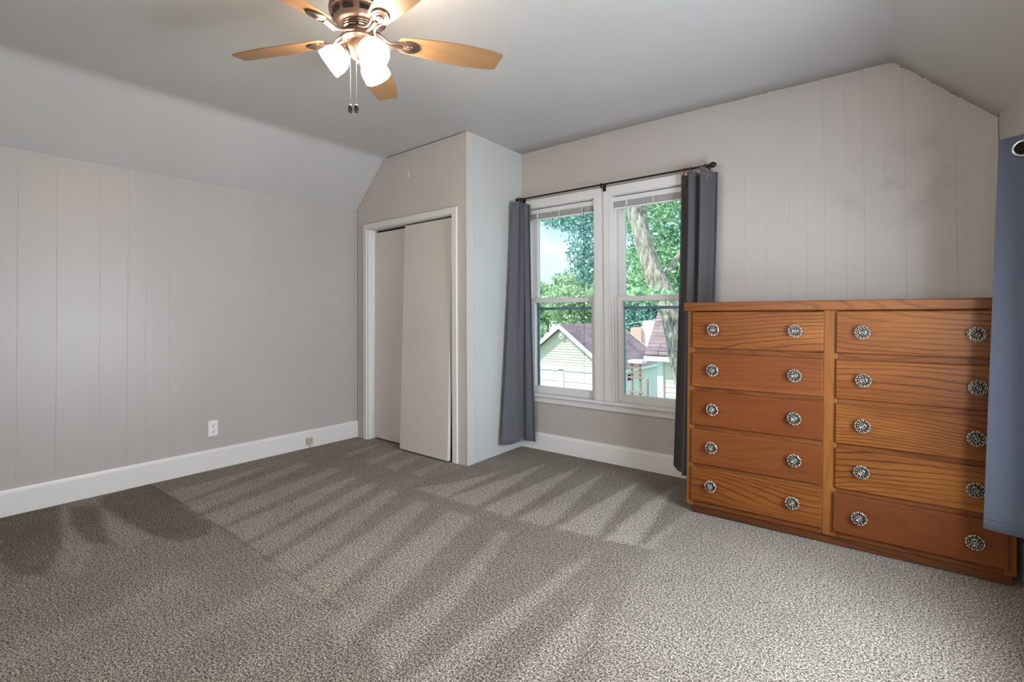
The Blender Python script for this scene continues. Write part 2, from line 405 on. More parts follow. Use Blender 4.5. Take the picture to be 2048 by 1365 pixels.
# floor with vacuum marks (direction of the pile) and a lighter zone
xs = np.arange(-4.05, .72, .012); ys = np.arange(-1.08, 3.56, .012)
XX, YY = np.meshgrid(xs, ys)
def inpoly(P):
    r = np.zeros(XX.shape, bool); n = len(P)
    for i in range(n):
        x0, y0 = P[i]; x1, y1 = P[(i+1) % n]
        c = ((y0 > YY) != (y1 > YY)) & (XX < (x1-x0)*(YY-y0)/((y1-y0) if y1 != y0 else 1e-9)+x0); r ^= c
    return r
nap = np.full(XX.shape, .50)
zoneB = inpoly([(-4.0, 1.21), (-2.9, 1.19), (-2.07, 1.10), (-1.70, 1.08), (-1.2, .75), (-.75, 1.2), (-.83, 1.5), (-.90, 1.9), (-.96, 2.31), (-1.69, 2.2), (-2.36, 2.2), (-3.94, 2.68)])
nap[zoneB] = .45
for P in ([(-3.66, 1.22), (-3.41, 1.22), (-3.73, 1.95)], [(-3.36, 1.2), (-3.15, 1.2), (-3.50, 2.1), (-3.6, 2.1)], [(-3.08, 1.2), (-2.86, 1.2), (-3.2, 2.15), (-3.3, 2.15)],
          [(-2.81, 1.19), (-2.56, 1.19), (-2.96, 2.12), (-3.02, 2.12)], [(-2.51, 1.17), (-2.34, 1.16), (-2.73, 2.1), (-2.82, 2.1)], [(-2.27, 1.14), (-2.05, 1.12), (-2.52, 2.1), (-2.62, 2.1)],
          [(-2.02, 1.1), (-1.78, 1.1), (-2.22, 2.08), (-2.33, 2.08)], [(-1.73, 1.08), (-1.50, 1.0), (-1.88, 2.08), (-2.06, 2.08)], [(-1.46, 1.1), (-1.27, 1.0), (-1.40, 1.5), (-1.60, 2.05), (-1.67, 2.05), (-1.50, 1.5)],
          [(-1.22, .95), (-1.10, 1.1), (-1.14, 1.9), (-1.17, 2.15), (-1.20, 1.9)], [(-.98, 1.0), (-.86, 1.3), (-.9, 1.6), (-.99, 1.8)]):
    nap[inpoly(P)] = .72
zoneW = inpoly([(-2.56, 2.2), (-1.69, 2.2), (-.96, 2.31), (-.9, 2.9), (-.98, 3.5), (-2.6, 3.5), (-2.56, 2.75)])
nap[zoneW] = .38
for P in ([(-2.13, 3.19), (-2.01, 2.47), (-1.98, 2.2), (-2.2, 2.2), (-2.17, 2.6)], [(-1.89, 3.22), (-1.78, 2.55), (-1.74, 2.2), (-1.93, 2.2), (-1.93, 2.71)], [(-1.69, 3.23), (-1.5, 2.3), (-1.52, 2.22), (-1.68, 2.2), (-1.69, 2.71)],
          [(-1.42, 3.19), (-1.25, 2.3), (-1.25, 2.26), (-1.46, 2.24), (-1.44, 2.88)], [(-1.20, 3.25), (-1.04, 2.3), (-1.2, 2.26), (-1.22, 2.84)], [(-2.27, 2.87), (-2.22, 2.2), (-2.5, 2.2), (-2.35, 2.5)], [(-.98, 2.9), (-.93, 2.3), (-1.03, 2.29)]):
    nap[inpoly(P)] = .78
nap[inpoly([(-3.9, 2.68), (-2.56, 2.25), (-2.56, 2.74), (-3.96, 2.82)])] = .50
for x in (-3.6, -3.3, -3.05, -2.8): nap[inpoly([(x, 2.75), (x+.04, 2.4), (x+.17, 2.36), (x+.05, 2.75)])] = .72
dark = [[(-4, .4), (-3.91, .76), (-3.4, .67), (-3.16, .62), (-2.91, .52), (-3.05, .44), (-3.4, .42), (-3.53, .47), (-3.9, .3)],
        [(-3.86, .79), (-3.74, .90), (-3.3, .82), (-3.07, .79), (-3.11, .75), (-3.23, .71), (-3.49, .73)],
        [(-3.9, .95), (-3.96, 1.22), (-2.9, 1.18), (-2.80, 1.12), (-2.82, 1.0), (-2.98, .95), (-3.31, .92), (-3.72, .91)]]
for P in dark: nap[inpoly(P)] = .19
for P in ([(-3.91, .77), (-3.3, .66), (-2.95, .56), (-2.8, .62), (-3.1, .73), (-3.5, .72), (-3.84, .78)], [(-3.74, .91), (-3.1, .80), (-2.95, .83), (-3.0, .94), (-3.4, .90)]): nap[inpoly(P)] = .66
nap[inpoly([(-.96, 2.32), (-.86, 1.6), (-.6, 1.2), (.6, 2.3), (.6, 2.9), (-1.0, 2.9)])] = .60  # lighter carpet zone in front of the dresser
for P in ([(-1.42, 3.19), (-1.25, 2.3), (-1.25, 2.26), (-1.46, 2.24), (-1.44, 2.88)], [(-1.20, 3.25), (-1.04, 2.3), (-1.2, 2.26), (-1.22, 2.84)]): nap[inpoly(P)] = .90
for x, y in ((-2.35, .35), (-2.0, .6), (-1.7, .75)): nap[inpoly([(x, y), (x+.1, y-.1), (x+.02, y+.5), (x-.12, y+.55)])] = .60
k = np.ones(3)/3
for _ in range(1):
    for ax in (0, 1): nap = np.apply_along_axis(lambda r: np.convolve(np.pad(r, 1, 'edge'), k, 'valid'), ax, nap)
# seam of the vacuum strokes
nap[(np.abs(YY-(1.205-.02*np.clip(XX+3.4, 0, 9)-.045*np.clip(XX+2.6, 0, 9))) < .010) & (XX < -1.7)] -= .22
me = bpy.data.meshes.new('floor'); ny, nx = XX.shape
jit = np.random.RandomState(3).rand(ny, nx)
vv = np.stack([XX, YY, np.zeros_like(XX)-.0005+.001*jit], -1).reshape(-1, 3)
idx = np.arange(ny*nx).reshape(ny, nx); ff = np.stack([idx[:-1, :-1], idx[:-1, 1:], idx[1:, 1:], idx[1:, :-1]], -1).reshape(-1, 4)
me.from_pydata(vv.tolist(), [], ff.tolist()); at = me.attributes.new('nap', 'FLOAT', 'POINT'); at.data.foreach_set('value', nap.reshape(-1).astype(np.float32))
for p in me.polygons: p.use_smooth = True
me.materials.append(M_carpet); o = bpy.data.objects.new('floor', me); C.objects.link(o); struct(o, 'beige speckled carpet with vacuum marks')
b = MB(); b.box(WORLD, -4.1, .75, -1.1, 3.6, -.14, -.004); sub = b.build('subfloor', M_dark); struct(sub); sub.name = 'floor_slab'

# ------------------------------------------------------------ trim
def baseboard(name, fr, u0, u1, h, t, label, top=.010):
    b = MB(); prof = [(0, 0), (t, 0), (t, h-.022), (t-.004, h-.012), (t-.006, h), (0, h)]
    b.prism([fr.P(u0, d, z) for d, z in prof], fr.e*(u1-u0)); o = b.build(name, M_white, loc=fr.P(u0, 0, 0), bevel=.0015); struct(o, label); return o
baseboard('baseboard_left', FL, -1.5, 2.300, .146, .018, 'tall white baseboard along the left wall')
baseboard('baseboard_back', FW, 0.0, uR, .137, .018, 'white baseboard below the windows')
baseboard('baseboard_right', FR, 0.0, 4.3, .137, .018, 'white baseboard of the right wall')
b = MB(); b.box(FF, FF_LEN-.008, FF_LEN+.003, -.002, .003, 0, ZC-.004); b.box(FS, -.003, .012, -.002, .004, 0, ZC-.004)
struct(b.build('trim_1', M_side, loc=(P_E[0], P_E[1], 0), bevel=.001), 'thin corner strip on the closet corner')
b = MB(); b.box(FL, 2.272, 2.296, 0, .010, .146, ZK); struct(b.build('trim_2', M_wall, loc=FL.P(2.28, 0, .146), bevel=.002), 'corner strip between left wall and closet')
b = MB(); b.box(FW, uR-.016, uR, 0, .016, .14, ZK); struct(b.build('trim_3', M_wall, loc=FW.P(uR, 0, .14), bevel=.004), 'corner strip at the right corner')
# cracked caulk along the right slope and the ceiling edge
def caulk(name, A, B, n, r, mt, seed, gaps=.35):
    q = random.Random(seed); b = MB(); A = Vector(A); B = Vector(B)
    for i in range(n):
        if q.random() < gaps: continue
        t0 = i/n; t1 = (i+q.uniform(.4, 1.2))/n; off = Vector((q.uniform(-.004, .004), -.004, q.uniform(-.005, .004)))
        b.tube([A.lerp(B, t0)+off, A.lerp(B, (t0+t1)/2)+off+Vector((0, 0, q.uniform(-.003, .003))), A.lerp(B, min(1, t1))+off], q.uniform(.4, 1)*r, 5)
    return b.build(name, mt)
sa = Vector((XCR, FW.P(2.52, 0, 0).y-.002, ZC-.003)); sb = Vector((RC.x, RC.y-.002, ZK+.004)); sb = sa.lerp(sb, .985)
M_crk = mat('caulk_dark', (.07, .065, .06), .9); M_clk = mat('caulk_white', (.62, .60, .57), .7)
struct(caulk('trim_4', sa.lerp(sb, .08), sb, 60, .0030, M_crk, 2, .3), 'dark cracks in the caulk under the right slope')
struct(caulk('trim_5', sa.lerp(sb, .05), sb, 60, .0036, M_clk, 7, .4), 'flaking white caulk under the right slope')
struct(caulk('trim_6', FW.P(1.3, .002, ZC+.004), FW.P(2.5, .002, ZC-.002), 50, .002, M_clk, 9, .5), 'white caulk along the ceiling edge above the windows')

# ------------------------------------------------------------ closet doors
b = MB(); t = .015
b.box(FF, .120, .165, 0, t, 0, 1.892); b.box(FF, 1.268, 1.318, 0, t, 0, 1.892); b.box(FF, .165, 1.268, 0, t, 1.847, 1.892)
b.box(FF, .165, .180, -.10, 0, 0, 1.847); b.box(FF, 1.253, 1.268, -.10, 0, 0, 1.847); b.box(FF, .18, 1.253, -.10, 0, 1.84, 1.85)
struct(b.build('trim_7', M_white, loc=FF.P(.12, 0, 0), bevel=.002), 'white casing around the closet opening')
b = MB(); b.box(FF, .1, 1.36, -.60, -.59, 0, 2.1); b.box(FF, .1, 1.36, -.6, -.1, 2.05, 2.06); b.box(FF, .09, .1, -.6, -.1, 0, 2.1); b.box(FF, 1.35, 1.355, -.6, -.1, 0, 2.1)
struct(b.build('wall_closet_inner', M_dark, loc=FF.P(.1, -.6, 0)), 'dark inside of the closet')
def slab(name, u0, u1, dt, db, z0, z1, th, label, skew=0):
    b = MB(); p = []
    for z, d in ((z0, db), (z1, dt)):
        for dd in (0, -th):
            for i, u in enumerate((u0, u1)):
                p.append(FF.P(u+(skew if z == z0 else 0), d+dd, z))
    b.add(p, [(0, 1, 3, 2), (4, 6, 7, 5), (0, 4, 5, 1), (2, 3, 7, 6), (0, 2, 6, 4), (1, 5, 7, 3)])
    o = b.build(name, M_door, loc=FF.P((u0+u1)/2, 0, z0), bevel=.0015); struct(o, label); return o
slab('door_1', .182, .80, -.068, -.062, .012, 1.822, .028, 'plain cream sliding closet door at the back left')
slab('door_2', .660, 1.232, -.028, .040, .012, 1.828, .028, 'plain cream sliding closet door in front, its foot kicked out', skew=.014)

# ------------------------------------------------------------ the double window
def sash_window(name, u0, u1, label):
    e = empty(name, FW.P((u0+u1)/2, -.04, .44), kind='structure'); e['label'] = label
    def part(nm, boxes, mt=M_sash, bev=.0015):
        b = MB()
        for x in boxes: b.box(FW, *x)
        return b.build(nm, mt, e, bevel=bev)
    z0, z1, zm = .44, 1.962, 1.205
    j = .012
    part('jamb', [(u0-.001, u0+j, -.135, .002, z0, z1), (u1-j, u1+.001, -.135, .002, z0, z1), (u0, u1, -.135, .002, z1-.004, z1+.008), (u0, u1, -.135, .0, z0-.01, z0+.002),
                  (u0+j, u0+j+.012, -.036, -.018, z0, z1), (u1-j-.010, u1-j, -.036, -.018, z0, z1), (u0+j, u0+j+.010, -.085, -.075, z0, z1), (u1-j-.01, u1-j, -.085, -.075, z0, z1)])
    a, c = u0+.020, u1-.020; st = .036; d0, d1 = -.075, -.040
    ls = part('lower_sash', [(a, a+st, d0, d1, z0, zm+.018), (c-st, c, d0, d1, z0, zm+.018), (a+st, c-st, d0, d1, z0, .505), (a+st, c-st, d0, d1, zm-.018, zm+.018)])
    g = MB(); g.box(FW, a+st, c-st, -.060, -.057, .505, zm-.018); g.build('pane', M_glass, ls)
    d0, d1 = -.115, -.080
    us = part('upper_sash', [(a, a+st+.004, d0, d1, zm-.02, z1), (c-st-.004, c, d0, d1, zm-.02, z1), (a+st, c-st, d0, d1, zm-.02, zm+.022), (a+st, c-st, d0, d1, z1-.045, z1)])
    g = MB(); g.box(FW, a+st+.004, c-st-.004, -.10, -.097, zm+.022, z1-.045); g.build('pane', M_glass, us)
    part('sash_lock', [((a+c)/2-.028, (a+c)/2+.028, -.078, -.045, zm+.018, zm+.028)], M_plate)
    # storm window outside: rails seen through the glass
    s = part('storm_frame', [(u0+.002, u0+.03, -.150, -.136, z0, z1), (u1-.03, u1-.002, -.150, -.136, z0, z1), (u0+.03, u1-.03, -.152, -.136, 1.128, 1.150), (u0+.03, u1-.03, -.150, -.136, z0, z0+.025)], M_storm)
    return e
M_storm = mat('storm_window_metal', (.20, .27, .36), .4, .3)
sash_window('window_1', *OW[0][:2], 'white double-hung window nearer the closet')
sash_window('window_2', *OW[1][:2], 'white double-hung window partly behind the right curtain')
b = MB(); t = .02
b.box(FW, .0, .045, 0, t, .453, 2.031); b.box(FW, .695, .747, 0, t, .453, 2.031); b.box(FW, .778, .835, 0, t, .453, 2.031); b.box(FW, 1.475, 1.535, 0, t, .453, 2.031)
b.box(FW, .045, .695, 0, t, 1.962, 2.031); b.box(FW, .835, 1.475, 0, t, 1.962, 2.031)
b.box(FW, .747, .778, -.002, .006, .453, 2.031)
for u in (.706, .824): b.box(FW, u-.0015, u+.0015, t, t+.003, .46, 1.955)
struct(b.build('trim_8', M_sash, loc=FW.P(.7, 0, .45), bevel=.002), 'white casing around both windows')
b = MB(); b.box(FW, .0, 1.56, -.04, .048, .433, .453); struct(b.build('trim_9', M_sash, loc=FW.P(.7, 0, .433), bevel=.004), 'white window stool')
b = MB(); b.box(FW, .0, 1.55, 0, .018, .384, .433); struct(b.build('trim_10', M_sash, loc=FW.P(.7, 0, .384), bevel=.002), 'white apron board below the window stool')

# right window: frame round the opening (outside the picture)
e = empty('window_3', FR.P(1.65, -.05, .46), kind='structure'); e['label'] = 'window behind the long curtain on the right wall'
b = MB(); a0, a1, c0, c1 = OR_[0]
b.box(FR, a0, a0+.04, -.09, -.04, c0, c1); b.box(FR, a1-.04, a1, -.09, -.04, c0, c1); b.box(FR, a0, a1, -.09, -.04, c0, c0+.04); b.box(FR, a0, a1, -.09, -.04, c1-.04, c1); b.box(FR, a0, a1, -.09, -.05, .96, 1.00)
b.build('frame', M_sash, e)
b = MB(); b.box(FR, a0-.05, a0, 0, .018, c0-.05, c1+.05); b.box(FR, a1, a1+.05, 0, .018, c0-.05, c1+.05); b.box(FR, a0, a1, 0, .018, c0-.05, c0); b.box(FR, a0, a1, 0, .018, c1, c1+.05)
b.build('casing', M_sash, e)

# ------------------------------------------------------------ blinds
def blind(u0, u1, label):
    e = empty('window_blind', FW.P((u0+u1)/2, -.01, 1.862), label, 'blind', 'raised mini blinds at the window heads')
    b = MB(); b.box(FW, u0, u1, -.034, -.004, 1.921, 1.947); b.build('headrail', M_plate, e, bevel=.002)
    b = MB(); b.box(FW, u0, u1, -.002, .002, 1.916, 1.950); b.build('valance', M_sash, e, bevel=.001)
    for u in (u0+.10, (u0+u1)/2, u1-.10):
        b = MB(); b.box(FW, u-.004, u+.004, -.033, -.0040, 1.861, 1.921); b.build('ladder_cord', M_slat2, e)
    b = MB()
    n = 14
    for i in range(n):
        z = 1.874+i*.003; b.box(FW, u0+.006, u1-.006, -.030, -.005, z, z+.0012)
    b.build('slat_stack', M_slat, e)
    b = MB(); b.box(FW, u0+.006, u1-.006, -.029, -.006, 1.862, 1.872); b.build('bottom_rail', M_plate, e, bevel=.002)
    b = MB()
    for u in (u0, u1):
        b = MB(); b.box(FW, u-.006, u+.006, -.036, .005, 1.914, 1.953); b.build('end_bracket', M_clear, e, bevel=.001)
    b = MB(); uu = u1-.085
    b.tube([FW.P(uu, -.002, 1.905), FW.P(uu, .001, 1.3), FW.P(uu-.001, .002, .53)], .0011, 6); b.build('lift_cord', M_blackhole, e)
    b = MB(); b.tube([FW.P(u0+.11, 0, 1.915), FW.P(u0+.112, .002, 1.885)], .004, 6); b.build('tilt_stub', M_plate, e)
    return e
M_slat = mat('blind_slat', (.60, .57, .54), .5); M_slat2 = mat('blind_cord', (.52, .50, .47), .6); M_clear = mat('blind_bracket', (.62, .66, .68), .3)
blind(.052, .682, 'raised white mini blind at the head of the window nearer the closet')
bl2 = blind(.846, 1.462, 'raised white mini blind at the head of the window nearer the dresser')

# ------------------------------------------------------------ curtain rod
e = empty('curtain_rod', FW.P(.8, .08, 2.036), 'dark bronze curtain rod over the double window', 'curtain rod')
b = MB(); b.tube([FW.P(.02, .08, 2.036), FW.P(1.56, .08, 2.036)], .0068, 12); b.build('pole', M_rod, e, smooth=True)
for u, s in ((.02, -1), (1.56, 1)):
    b = MB(); Mx = Matrix.Translation(FW.P(u, .08, 2.036)) @ Vector(FW.e*s).to_track_quat('Z', 'Y').to_matrix().to_4x4()
    b.lathe([(.007, 0), (.012, .004), (.009, .010), (.015, .018), (.019, .028), (.017, .040), (.010, .048), (.004, .053)], Mx, 16); b.build('finial', M_rod, e, smooth=True)
for u in (.045, .79, 1.545):
    b = MB(); b.box(FW, u-.012, u+.012, .02, .025, 2.0, 2.05); b.tube([FW.P(u, .022, 2.02), FW.P(u, .055, 2.02), FW.P(u, .078, 2.025)], .006, 8)
    b.torus(FW.P(u, .08, 2.036), .011, .0035, Vector(FW.e).to_track_quat('Z', 'Y').to_matrix().to_4x4(), 16, 6); b.build('bracket', M_rod, e, smooth=True)

def ring_set(e, us, zt):
    for u in us:
        b = MB(); b.torus(FW.P(u, .08, 2.031), .0145, .0018, Vector(FW.e+FW.n*.25).to_track_quat('Z', 'Y').to_matrix().to_4x4(), 20, 6)
        b.box(FW, u-.003, u+.003, .077, .083, zt-.010, 2.018); b.build('clip_ring', M_ring, e, smooth=True)

def curtain(name, top, bot, zt, zb, mt, label, group=None, n=9, rows=44, ease=1.3, cat='curtain', hem=None, zfun=None, mid=None):
    T = spline(top, n); B = spline(bot, n); Mi = spline(mid, n) if mid else None
    base_ = (sum((Vector(p) for p in bot), Vector())/len(bot)); e = empty(name, (base_.x, base_.y, zb), label, cat, group)
    g = []
    for i in range(rows+1):
        t = i/rows; row = []; s = t**ease
        for j, (p, q) in enumerate(zip(T, B)):
            if Mi: r = p*(1-s)*(1-s)+Mi[j]*2*s*(1-s)+q*s*s
            else: r = p.lerp(q, s)
            z0 = q.z if q.z else zb; z1 = p.z if p.z else zt
            row.append(Vector((r.x, r.y, z1+(z0-z1)*t)))
        g.append(row)
    b = MB(); b.grid(g); o = b.build('cloth_panel', mt, e, smooth=True)
    m = o.modifiers.new('thick', 'SOLIDIFY'); m.thickness = .002; m.offset = 0
    return e, g
def W(u, d, z=0): p = FW.P(u, d, 0); return Vector((p.x, p.y, z))
def S(u, d, z=0): p = FS.P(u, d, 0); return Vector((p.x, p.y, z))
# left of the window: top bunched at the rod end, foot spread along the closet side wall
top = [S(.50, .045, 1.99), S(.54, .085, 2.00), S(.58, .035, 2.0), S(.615, .09, 2.0), W(.085, .045, 2.0), W(.10, .10, 1.995), W(.125, .055, 1.985), W(.135, .075, 1.98)]
bot = [S(.335, .055, .088), S(.44, .080, .078), S(.53, .065, .07), S(.585, .055, .064), W(.045, .055, .07), W(.10, .075, .07), W(.145, .06, .07), W(.180, .07, .07)]
e, g = curtain('window_curtain', top, bot, 2.0, .07, M_cloth, 'slate grey curtain left of the window, foot spread against the closet side', 'curtains of the double window')
ring_set(e, (.035, .06), 1.99)
# right of the window
top = [W(1.385, .075, 2.01), W(1.40, .05, 2.008), W(1.435, .035, 2.0), W(1.452, .125, 2.015), W(1.475, .12, 2.015), W(1.505, .035, 2.0), W(1.527, .130, 2.02), W(1.55, .12, 2.02), W(1.585, .05, 2.0), W(1.615, .065, 1.99)]
bot = [W(1.325, .10, .10), W(1.345, .07, .06), W(1.38, .05, .045), W(1.385, .115, .05), W(1.41, .11, .05), W(1.44, .04, .05), W(1.45, .115, .05), W(1.48, .11, .05), W(1.50, .05, .05), W(1.53, .06, .05)]
e, g = curtain('window_curtain', top, bot, 2.0, .05, M_cloth3, 'slate grey curtain right of the window, hanging behind the dresser', 'curtains of the double window')
ring_set(e, (1.405, 1.43, 1.455, 1.515, 1.575), 2.0)
for k, (u, d) in enumerate(((1.414, .044), (1.491, .080), (1.569, .086))):
    b = MB(); di = Vector(FW.n*.55+FW.e*(-.8 if k < 2 else .35)); di = Vector(FW.e*.80+FW.n*.5)
    b.torus(FW.P(u, d, 1.955), .0205, .0032, di.to_track_quat('Z', 'Y').to_matrix().to_4x4(), 24, 8); b.build('eyelet', M_chrome, e, smooth=True)

# curtain of the right wall window: first fold turned to the room
V = Vector
top = [V((.272, 2.70, 1.757)), V((.290, 2.685, 1.757)), V((.315, 2.672, 1.757)), V((.345, 2.64, 1.757)), V((.372, 2.56, 1.757)), V((.352, 2.49, 1.757)), V((.378, 2.42, 1.757)), V((.37, 2.34, 1.757)), V((.39, 2.27, 1.757))]
bot = [V((.205, 2.66, .275)), V((.235, 2.645, .275)), V((.272, 2.635, .275)), V((.318, 2.62, .275)), V((.375, 2.54, .275)), V((.345, 2.47, .275)), V((.39, 2.40, .275)), V((.37, 2.32, .275)), V((.40, 2.25, .275))]
e, g = curtain('window_curtain', top, bot, 1.757, .275, M_cloth2, 'grey eyelet curtain in blue daylight on the right wall in front of the dresser end', None, ease=1.0)
e['category'] = 'curtain'
dd = Vector((-.35, -.94, 0)).normalized(); c = Vector((.333, 2.648, 1.702))
b = MB(); b.torus(c+dd*.004, .0275, .0050, dd.to_track_quat('Z', 'Y').to_matrix().to_4x4(), 32, 10); b.build('eyelet', M_chrome, e, smooth=True)
b = MB(); b.lathe([(.0005, .0035), (.024, .0035), (.024, .0005), (.0005, .0005)], Matrix.Translation(c) @ dd.to_track_quat('Z', 'Y').to_matrix().to_4x4(), 24, False); b.build('eyelet_hole', M_blackhole, e)
b = MB()
hem = [Vector((p.x, p.y, .318)) for p in spline([q+Vector((-.0015, -.004, 0)) for q in bot[:5]], 8)]
b.tube(hem, .0012, 5); b.build('hem_stitch', M_cloth2, e)
e = empty('curtain_rod', (.415, 1.85, 1.735), 'dark rod of the right wall curtain, near the picture edge', 'curtain rod')
b = MB(); b.tube([(.372, 2.62, 1.703), (.40, 2.2, 1.703), (.43, 1.0, 1.703)], .008, 10); b.build('pole', M_rod, e, smooth=True)

# ------------------------------------------------------------ dresser
FD = Fr((-.98097, 2.86777), (.32224, 2.85455)); DW = 1.318
drs = empty('dresser', FD.P(DW/2, -.22, 0), 'wide oak dresser with ten drawers and flower-shaped metal knobs under the window wall', 'dresser')
def lean(b):     # the old carcass is racked a little to the right
    for v in b.v: v += FD.e*(.020*v.z)
    return b
off = -.022
def dpart(nm, boxes, mt, bev=.002, parent=drs):
    b = MB()
    for x in boxes: b.box(FD, x[0]+off, x[1]+off, *x[2:])
    return lean(b).build(nm, mt, parent, bevel=bev)
dpart('plinth', [(.025, DW-.01, -.44, -.002, .004, .046)], M_plinth, .004)
dpart('side_panel', [(.0, .018, -.455, -.002, .044, 1.110)], M_frame)
dpart('side_panel', [(DW-.018, DW, -.455, -.002, .044, 1.110)], M_frame)
dpart('back_panel', [(.018, DW-.018, -.455, -.447, .06, 1.108)], M_plinth, 0)
dpart('top', [(-.022, DW+.022, -.470, .022, 1.110, 1.157)], M_top, .006)
for x0_, x1_ in ((.0, .040), (DW-.04, DW), (.650, .706)): dpart('frame_stile', [(x0_, x1_, -.02, .008, .044, 1.110)], M_frame, .003)
RZ = [(.908, 1.106), (.696, .882), (.488, .674), (.277, .465), (.072, .257)]
for x0_, x1_ in ((.040, .650), (.706, DW-.04)): dpart('cross_rail', [(x0_, x1_, -.02, .006, .044, .085)], M_top, .003)
for a, c in ((1, 0), (2, 1), (3, 2), (4, 3)):
    for x0_, x1_ in ((.040, .650), (.706, DW-.04)): dpart('cross_rail', [(x0_, x1_, -.02, .005, RZ[a][1]-.012, RZ[c][0]+.012)], M_top, .002)

def knob_mesh():
    b = MB()
    b.lathe([(.009, 0), (.011, .003), (.006, .008), (.006, .016), (.012, .020), (.026, .0215), (.0275, .0235), (.025, .0255), (.016, .0245), (.0125, .0265), (.0115, .0295), (.0095, .0285), (.007, .027), (.0045, .029), (.002, .031), (.0005, .0312)], Matrix(), 40)
    n = 11; hi = []
    for k in range(n):
        a = 2*math.pi*k/n; Rz = Matrix.Rotation(a, 4, 'Z')
        b.ball(Rz @ Vector((.0195, 0, .0255)), (.0078, .0042, .0022), 6, Rz @ Matrix.Rotation(.45, 4, 'Z') @ Matrix.Rotation(-.25, 4, 'Y'))
        h0 = len(b.v); a2 = a+math.pi/n; b.ball(Matrix.Rotation(a2, 4, 'Z') @ Vector((.0285, 0, .0238)), (.0032, .0026, .0028), 5)
        b.ball(Rz @ Vector((.0288, .001, .0245)), (.0028, .0032, .0022), 5); hi.append((h0, len(b.v)))
    h0 = len(b.v)
    for k in range(10):
        a = 2*math.pi*k/10; b.ball((.0115*math.cos(a), .0115*math.sin(a), .0292), .0021, 5)
    for k in range(5):
        a = 2*math.pi*k/5+.3; b.ball((.0055*math.cos(a), .0055*math.sin(a), .0288), (.0026, .0016, .0018), 5, Matrix.Rotation(a, 4, 'Z'))
    b.ball((0, 0, .0305), .0021, 6); hi.append((h0, len(b.v)))
    o = b.build('knob', M_knob, smooth=True); me = o.data; wv = np.full(len(me.vertices), .28, np.float32)
    for a_, c_ in hi: wv[a_:c_] = 1.0
    me.attributes.new('worn', 'FLOAT', 'POINT').data.foreach_set('value', wv); bpy.data.objects.remove(o); WL.pop('knob', None); return me
KM = knob_mesh()
Kq = Vector(FD.n).to_track_quat('Z', 'Y')
def drawer(u0, u1, z0, z1, mt, knobs, d=.012, twist=0, lbl=None):
    b = MB(); t = .019; e1 = .005
    outer = [(u0, z0), (u1, z0), (u1, z1), (u0, z1)]; inn = [(u0+e1, z0+e1), (u1-e1, z0+e1), (u1-e1, z1-e1), (u0+e1, z1-e1)]
    dd = lambda u: d+twist*(u-u0)/(u1-u0)
    p = [FD.P(u+off, dd(u)-t+.006, z) for u, z in outer]+[FD.P(u+off, dd(u)+.004, z) for u, z in outer]+[FD.P(u+off, dd(u)+.009, z) for u, z in inn]
    b.add(p, [(0, 1, 2, 3)]+[(i, (i+1) % 4, 4+(i+1) % 4, 4+i) for i in range(4)]+[(4+i, 4+(i+1) % 4, 8+(i+1) % 4, 8+i) for i in range(4)]+[(8, 9, 10, 11)])
    lean(b); dr = b.build('drawer', mt, drs, loc=FD.P((u0+u1)/2+off, d-.01, (z0+z1)/2), bevel=.0012)
    if lbl: dr['label'] = lbl
    for k, (u, z) in enumerate(knobs):
        o = bpy.data.objects.new('knob', KM); C.objects.link(o); o.parent = dr
        P = FD.P(u, dd(u)+.009, z); o.location = P-WL[dr.name]; WL[o.name] = P
        o.rotation_euler = (Kq @ Matrix.Rotation(rnd.uniform(0, 6), 4, 'Z').to_quaternion()).to_euler()
    return dr

kl = [(.145, .533, 1.010), (.139, .528, .793), (.136, .524, .584), (.129, .522, .381), (.122, .511, .174)]
kr = [(.804, 1.189, 1.008), (.805, 1.190, .791), (.799, 1.183, .584), (.793, 1.178, .375), (.782, 1.172, .166)]
M_oak2 = oak('oak_drawer_mellow', 0, (0.0814, 0.0222, 0.0059), (0.1480, 0.0429, 0.0100), (0.1924, 0.0607, 0.0148), .42, .32, 18, .6)
lm = [M_oak, M_oak2, M_red, M_red, M_oak]; rm = [M_oak, M_oak, M_oak, M_oak, M_red]
for i, (z0, z1) in enumerate(RZ):
    drawer(.026, .664 if i < 0 else .652, z0, z1, lm[i], [(kl[i][0], kl[i][2]), (kl[i][1], kl[i][2])], lbl='smooth reddish brown drawer' if lm[i] is M_red else None)
    if i < 4: drawer(.700, DW-.026, z0, z1, rm[i], [(kr[i][0], kr[i][2]), (kr[i][1], kr[i][2])])
    else: drawer(.694, DW-.024, z0, z1, rm[i], [(kr[i][0], kr[i][2]), (kr[i][1], kr[i][2])], d=.016, twist=.008, lbl='smooth reddish brown bottom drawer with a scuffed patch')

# ------------------------------------------------------------ small wall things
e = empty('wall_outlet', FL.P(1.088, 0, .235), 'white duplex outlet on the left wall above the baseboard', 'outlet')
b = MB(); b.box(FL, 1.055, 1.122, 0, .006, .236, .348); b.build('cover_plate', M_plate, e, bevel=.003)
for z in (.272, .312):
    b = MB(); Mx = Matrix.Translation(FL.P(1.0885, .005, z)) @ Vector(FL.n).to_track_quat('Z', 'Y').to_matrix().to_4x4(); b.lathe([(.0165, 0), (.0165, .003), (.015, .0038)], Mx, 20)
    r = b.build('receptacle', M_plate, e, smooth=True)
    b = MB(); b.box(FL, 1.0805, 1.083, .0085, .0094, z+.001, z+.010); b.box(FL, 1.094, 1.0965, .0085, .0094, z+.001, z+.009)
    b.lathe([(.0028, 0), (.0028, .0006)], Matrix.Translation(FL.P(1.0885, .0088, z-.006)) @ Vector(FL.n).to_track_quat('Z', 'Y').to_matrix().to_4x4(), 10); b.build('slots', M_blackhole, r)
